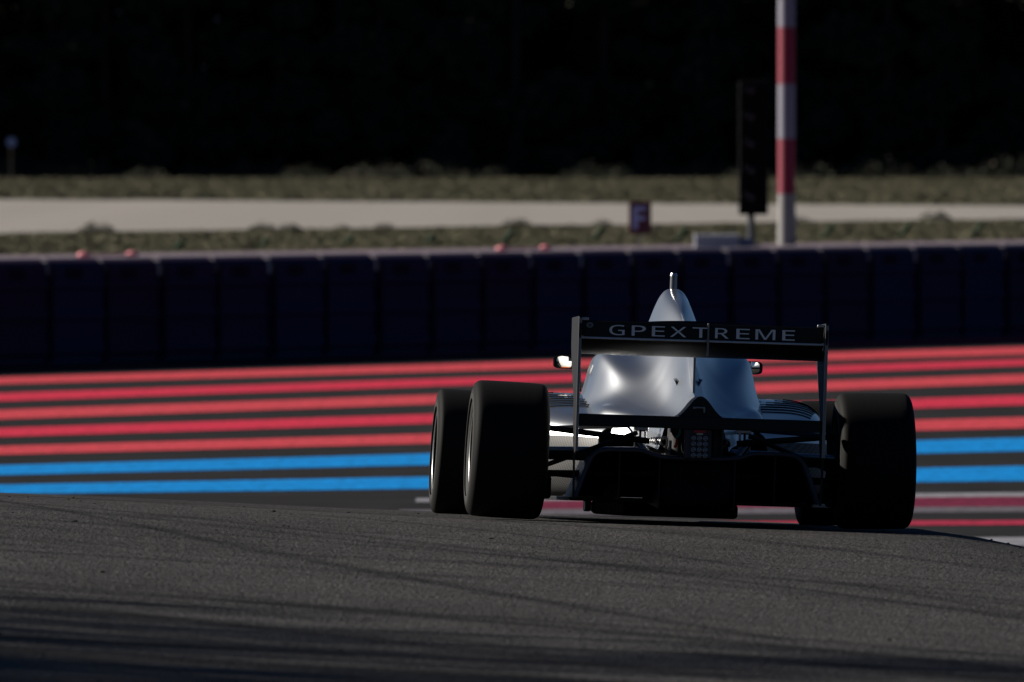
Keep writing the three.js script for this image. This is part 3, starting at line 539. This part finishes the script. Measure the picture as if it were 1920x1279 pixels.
const leafM = new THREE.MeshStandardMaterial({ vertexColors: true, roughness: 0.9, side: THREE.DoubleSide }), barkM = mat(0.03, 0.022, 0.017, 0.95);
{
  const kinds = [];
  for (let v = 0; v < 4; v++) {
    const H = rr(11, 15), lobes = []; for (let k = 0; k < 40; k++) { const y = H * (0.02 + 0.96 * Math.pow(rnd(), 0.95)), w = 2.5 * Math.pow(1 - y / (H * 1.08), 0.7) + 0.3, a = rr(0, 6.283), r = w * rr(0.2, 1); lobes.push([r * Math.cos(a), y, r * Math.sin(a), rr(0.55, 1.15)]); }
    const crown = leafCloud(8500, q => { const l = lobes[(rnd() * lobes.length) | 0]; let x, y, z; do { x = rr(-1, 1); y = rr(-1, 1); z = rr(-1, 1); } while (x * x + y * y + z * z > 1); q.set(l[0] + x * l[3], l[1] + y * l[3] * 0.7, l[2] + z * l[3]); }, 0.3, () => { const k = rr(0.6, 1.3); return [0.016 * k, 0.022 * k, 0.011 * k]; });
    const wood = [new THREE.CylinderGeometry(0.05, 0.2, H * 0.95, 8).translate(0, H * 0.475, 0)]; for (let k = 0; k < 14; k++) { const l = lobes[k]; wood.push(rod([0, l[1] - 0.6, 0], [l[0], l[1], l[2]], 0.05, 0.02, 1, 5)); }
    kinds.push([crown, merge(wood), H]);
  }
  for (let row = 0; row < 7; row++) for (let x = -58 + row * 1.3; x < 30; x += 3.1) {
    const o = thing('pine_tree', 'dark pine in the black wood along the top of the photo', 'tree', [x + rr(-0.8, 0.8), PLATEAU, -(536 + row * 5 + rr(-1.5, 1.5))], 'pines of the dark wood');
    const [c, w] = kinds[(rnd() * 4) | 0]; o.rotation.y = rr(0, 6.28); const s = rr(0.85, 1.15); o.scale.set(s, s, s);
    mesh('trunk', w, barkM, o); mesh('crown', c, leafM, o);
  }
  // unseen pines added to darken the car from behind and shade the near track
  for (let x = -54; x < 56; x += 3.4) {
    const o = thing('pine_tree', 'unseen pine added behind the camera to darken the rear of the car', 'tree', [x + rr(-1, 1), trackY(x, -14) - 0.15, 14 + rr(-3, 3)], 'unseen pines added behind the camera');
    const [c, w] = kinds[(rnd() * 4) | 0]; o.rotation.y = rr(0, 6.28); const s = rr(1.1, 1.4); o.scale.set(s, s, s);
    mesh('trunk', w, barkM, o); mesh('crown', c, leafM, o);
  }
  {
    const lobes = []; for (let k = 0; k < 22; k++) lobes.push([rr(-2.4, 2.4), 15 + rr(-2.3, 2.3), rr(-2.4, 2.4), rr(0.7, 1.4)]);
    const open = leafCloud(430, q => { const l = lobes[(rnd() * lobes.length) | 0]; let x, y, z; do { x = rr(-1, 1); y = rr(-1, 1); z = rr(-1, 1); } while (x * x + y * y + z * z > 1); q.set(l[0] + x * l[3], l[1] + y * l[3] * 0.7, l[2] + z * l[3]); }, 0.28, () => { const k = rr(0.6, 1.3); return [0.016 * k, 0.022 * k, 0.011 * k]; });
    const wood = [new THREE.CylinderGeometry(0.05, 0.22, 15.5, 8).translate(0, 7.75, 0)]; for (const l of lobes) wood.push(rod([0, l[1] - 1.2, 0], [l[0], l[1], l[2]], 0.035, 0.012, 1, 5));
    const W = merge(wood);
    for (let k = 0; k < 6; k++) {
      const o = thing('pine_tree', 'unseen open-crowned pine added to cast thin shade on the near track', 'tree', [-33 + rr(-1, 1), trackY(-33, 50) - rr(0.05, 0.9), -(44.5 + k * 1.9 + rr(-0.3, 0.3))], 'pines added for shade left of the track');
      o.rotation.y = k * 1.3; mesh('trunk', W, barkM, o); mesh('crown', open, leafM, o);
    }
  }
  const bush = [0, 1, 2].map(() => leafCloud(900, q => { const a = rr(0, 6.283), r = Math.sqrt(rnd()); const h = rnd() * Math.sqrt(1 - r * r * 0.9); q.set(r * Math.cos(a), h * 0.8 * (0.7 + 0.3 * Math.sin(a * 3)), r * Math.sin(a)); }, 0.09, () => { const k = rr(0.6, 1.4), b = rnd() < 0.25; return b ? [0.05 * k, 0.035 * k, 0.022 * k] : [0.028 * k, 0.036 * k, 0.018 * k]; }));
  const stem = merge([0, 1, 2, 3].map(k => rod([0, -0.02, 0], [0.4 * Math.cos(k * 1.6), 0.5, 0.4 * Math.sin(k * 1.6)], 0.02, 0.008, 1, 5)));
  for (let x = -30; x < 24; x += 2.3) {
    const o = thing('bush', 'low scrubby bush at the foot of the dark pine wood', 'bush', [x + rr(-0.8, 0.8), PLATEAU, -(528 + rr(-3, 3))], 'bushes along the wood'); const s = rr(0.8, 1.5); o.scale.set(s * 1.3, s * rr(0.5, 1), s); o.rotation.y = rr(0, 6);
    mesh('foliage', bush[(rnd() * 3) | 0], leafM, o); mesh('stem', stem, barkM, o);
  }
  const shrubs = [[-6.35, -222, 0.3, 'leftmost of all, near the pink rail'], [-3.95, -230, 0.22, 'the left one of a close pair'], [-3.49, -230, 0.2, 'the right one of a close pair'], [-2.69, -231, 0.16, 'just right of the close pair'], [-2.04, -233, 0.18, 'third left of the F board'], [0.09, -238.5, 0.26, 'second left of the F board'], [1.51, -243, 0.18, 'first left of the F board'], [4.96, -252, 0.2, 'right of the striped pole'], [7.54, -258.5, 0.3, 'rightmost of all']];
  for (const [x, z, s, w] of shrubs) { const o = thing('shrub', `small dark shrub beside the gravel road, ${w}`, 'shrub', [x, PLATEAU, z], 'shrubs beside the gravel road'); o.scale.set(s, s * 0.9, s); o.rotation.y = rr(0, 6); mesh('foliage', bush[(rnd() * 3) | 0], leafM, o); mesh('stem', stem, barkM, o); }
  // rough grass: tufts, one mass
  const tuft = (() => { const p = [], c = []; for (let k = 0; k < 9; k++) { const a = rr(0, 6.283), r = rr(0, 0.12), x = r * Math.cos(a), z = r * Math.sin(a), h = rr(0.06, 0.17), l = rr(-0.09, 0.09), m = rr(-0.09, 0.09), t = rr(0.7, 1.3), w = 0.02; p.push(x - w, 0, z, x + w, 0, z + w, x + l, h, z + m); const d = rnd() < 0.45; for (let q = 0; q < 3; q++) c.push(...(d ? [0.11 * t, 0.094 * t, 0.055 * t] : [0.06 * t, 0.075 * t, 0.032 * t])); } const g = new THREE.BufferGeometry(); g.setAttribute('position', new THREE.Float32BufferAttribute(p, 3)); g.setAttribute('color', new THREE.Float32BufferAttribute(c, 3)); g.computeVertexNormals(); return g; })();
  const N = 60000, im = new THREE.InstancedMesh(tuft, leafM, N); im.name = 'grass'; tag(im, 'rough dry grass tufts across the field', 'grass', null, 'stuff');
  const M = new THREE.Matrix4(), Q = new THREE.Quaternion(), UPV = new THREE.Vector3(0, 1, 0); let n = 0;
  while (n < N) {
    const far = rnd() < 0.45, z = far ? -rr(300, 525) : -rr(172, 275), x = z * rr(-0.044, 0.044);
    const bx = x - BA[0], bz = z - BA[1], back = -(bx * BN[0] + bz * BN[1]); if (back < 6.6) continue;
    const nz = -221 - (x + 7.7) * 40 / 16.9, fz = -342 + (x + 12) * 34 / 22.8; if (z < nz - 1.2 && z > fz + 1.5) continue;
    const s = rr(0.22, 0.5) * (far ? 1.5 : 1); M.compose(new THREE.Vector3(x, PLATEAU - 0.005, z), Q.setFromAxisAngle(UPV, rr(0, 6.28)), new THREE.Vector3(s, s * rr(0.4, 0.8), s)); im.setMatrixAt(n++, M);
  }
  scene.add(im);
}
{
  const o = thing('small_sign', 'tiny pale round sign in front of the wood at the left edge', 'sign', [-17.95, PLATEAU, -522]);
  mesh('disc', new THREE.CylinderGeometry(0.16, 0.16, 0.03, 24).rotateX(Math.PI / 2).translate(0, 1.3, 0.03), mat(0.5, 0.5, 0.8, 0.5), o); mesh('post', new THREE.CylinderGeometry(0.03, 0.03, 1.4, 8).translate(0, 0.7, 0), barkM, o);
}
// rubber crumbs and grit on the track
{
  const list = []; for (let k = 0; k < 150; k++) { const d = rr(41, 62), x = rr(-2.2, 2.3), s = rr(0.002, 0.0045) * (rnd() < 0.08 ? 1.8 : 1); list.push(new THREE.IcosahedronGeometry(s, 0).scale(rr(1, 2.2), 0.7, rr(1, 2.5)).rotateY(rr(0, 6)).translate(x, trackY(x, d) + s * 0.4, -d)); }
  const o = mesh('rubber_crumbs', merge(list), mat(0.008, 0.008, 0.008, 0.9), scene); tag(o, 'scattered black rubber crumbs on the asphalt', 'debris', null, 'stuff');
}
renderer.render(scene, camera);
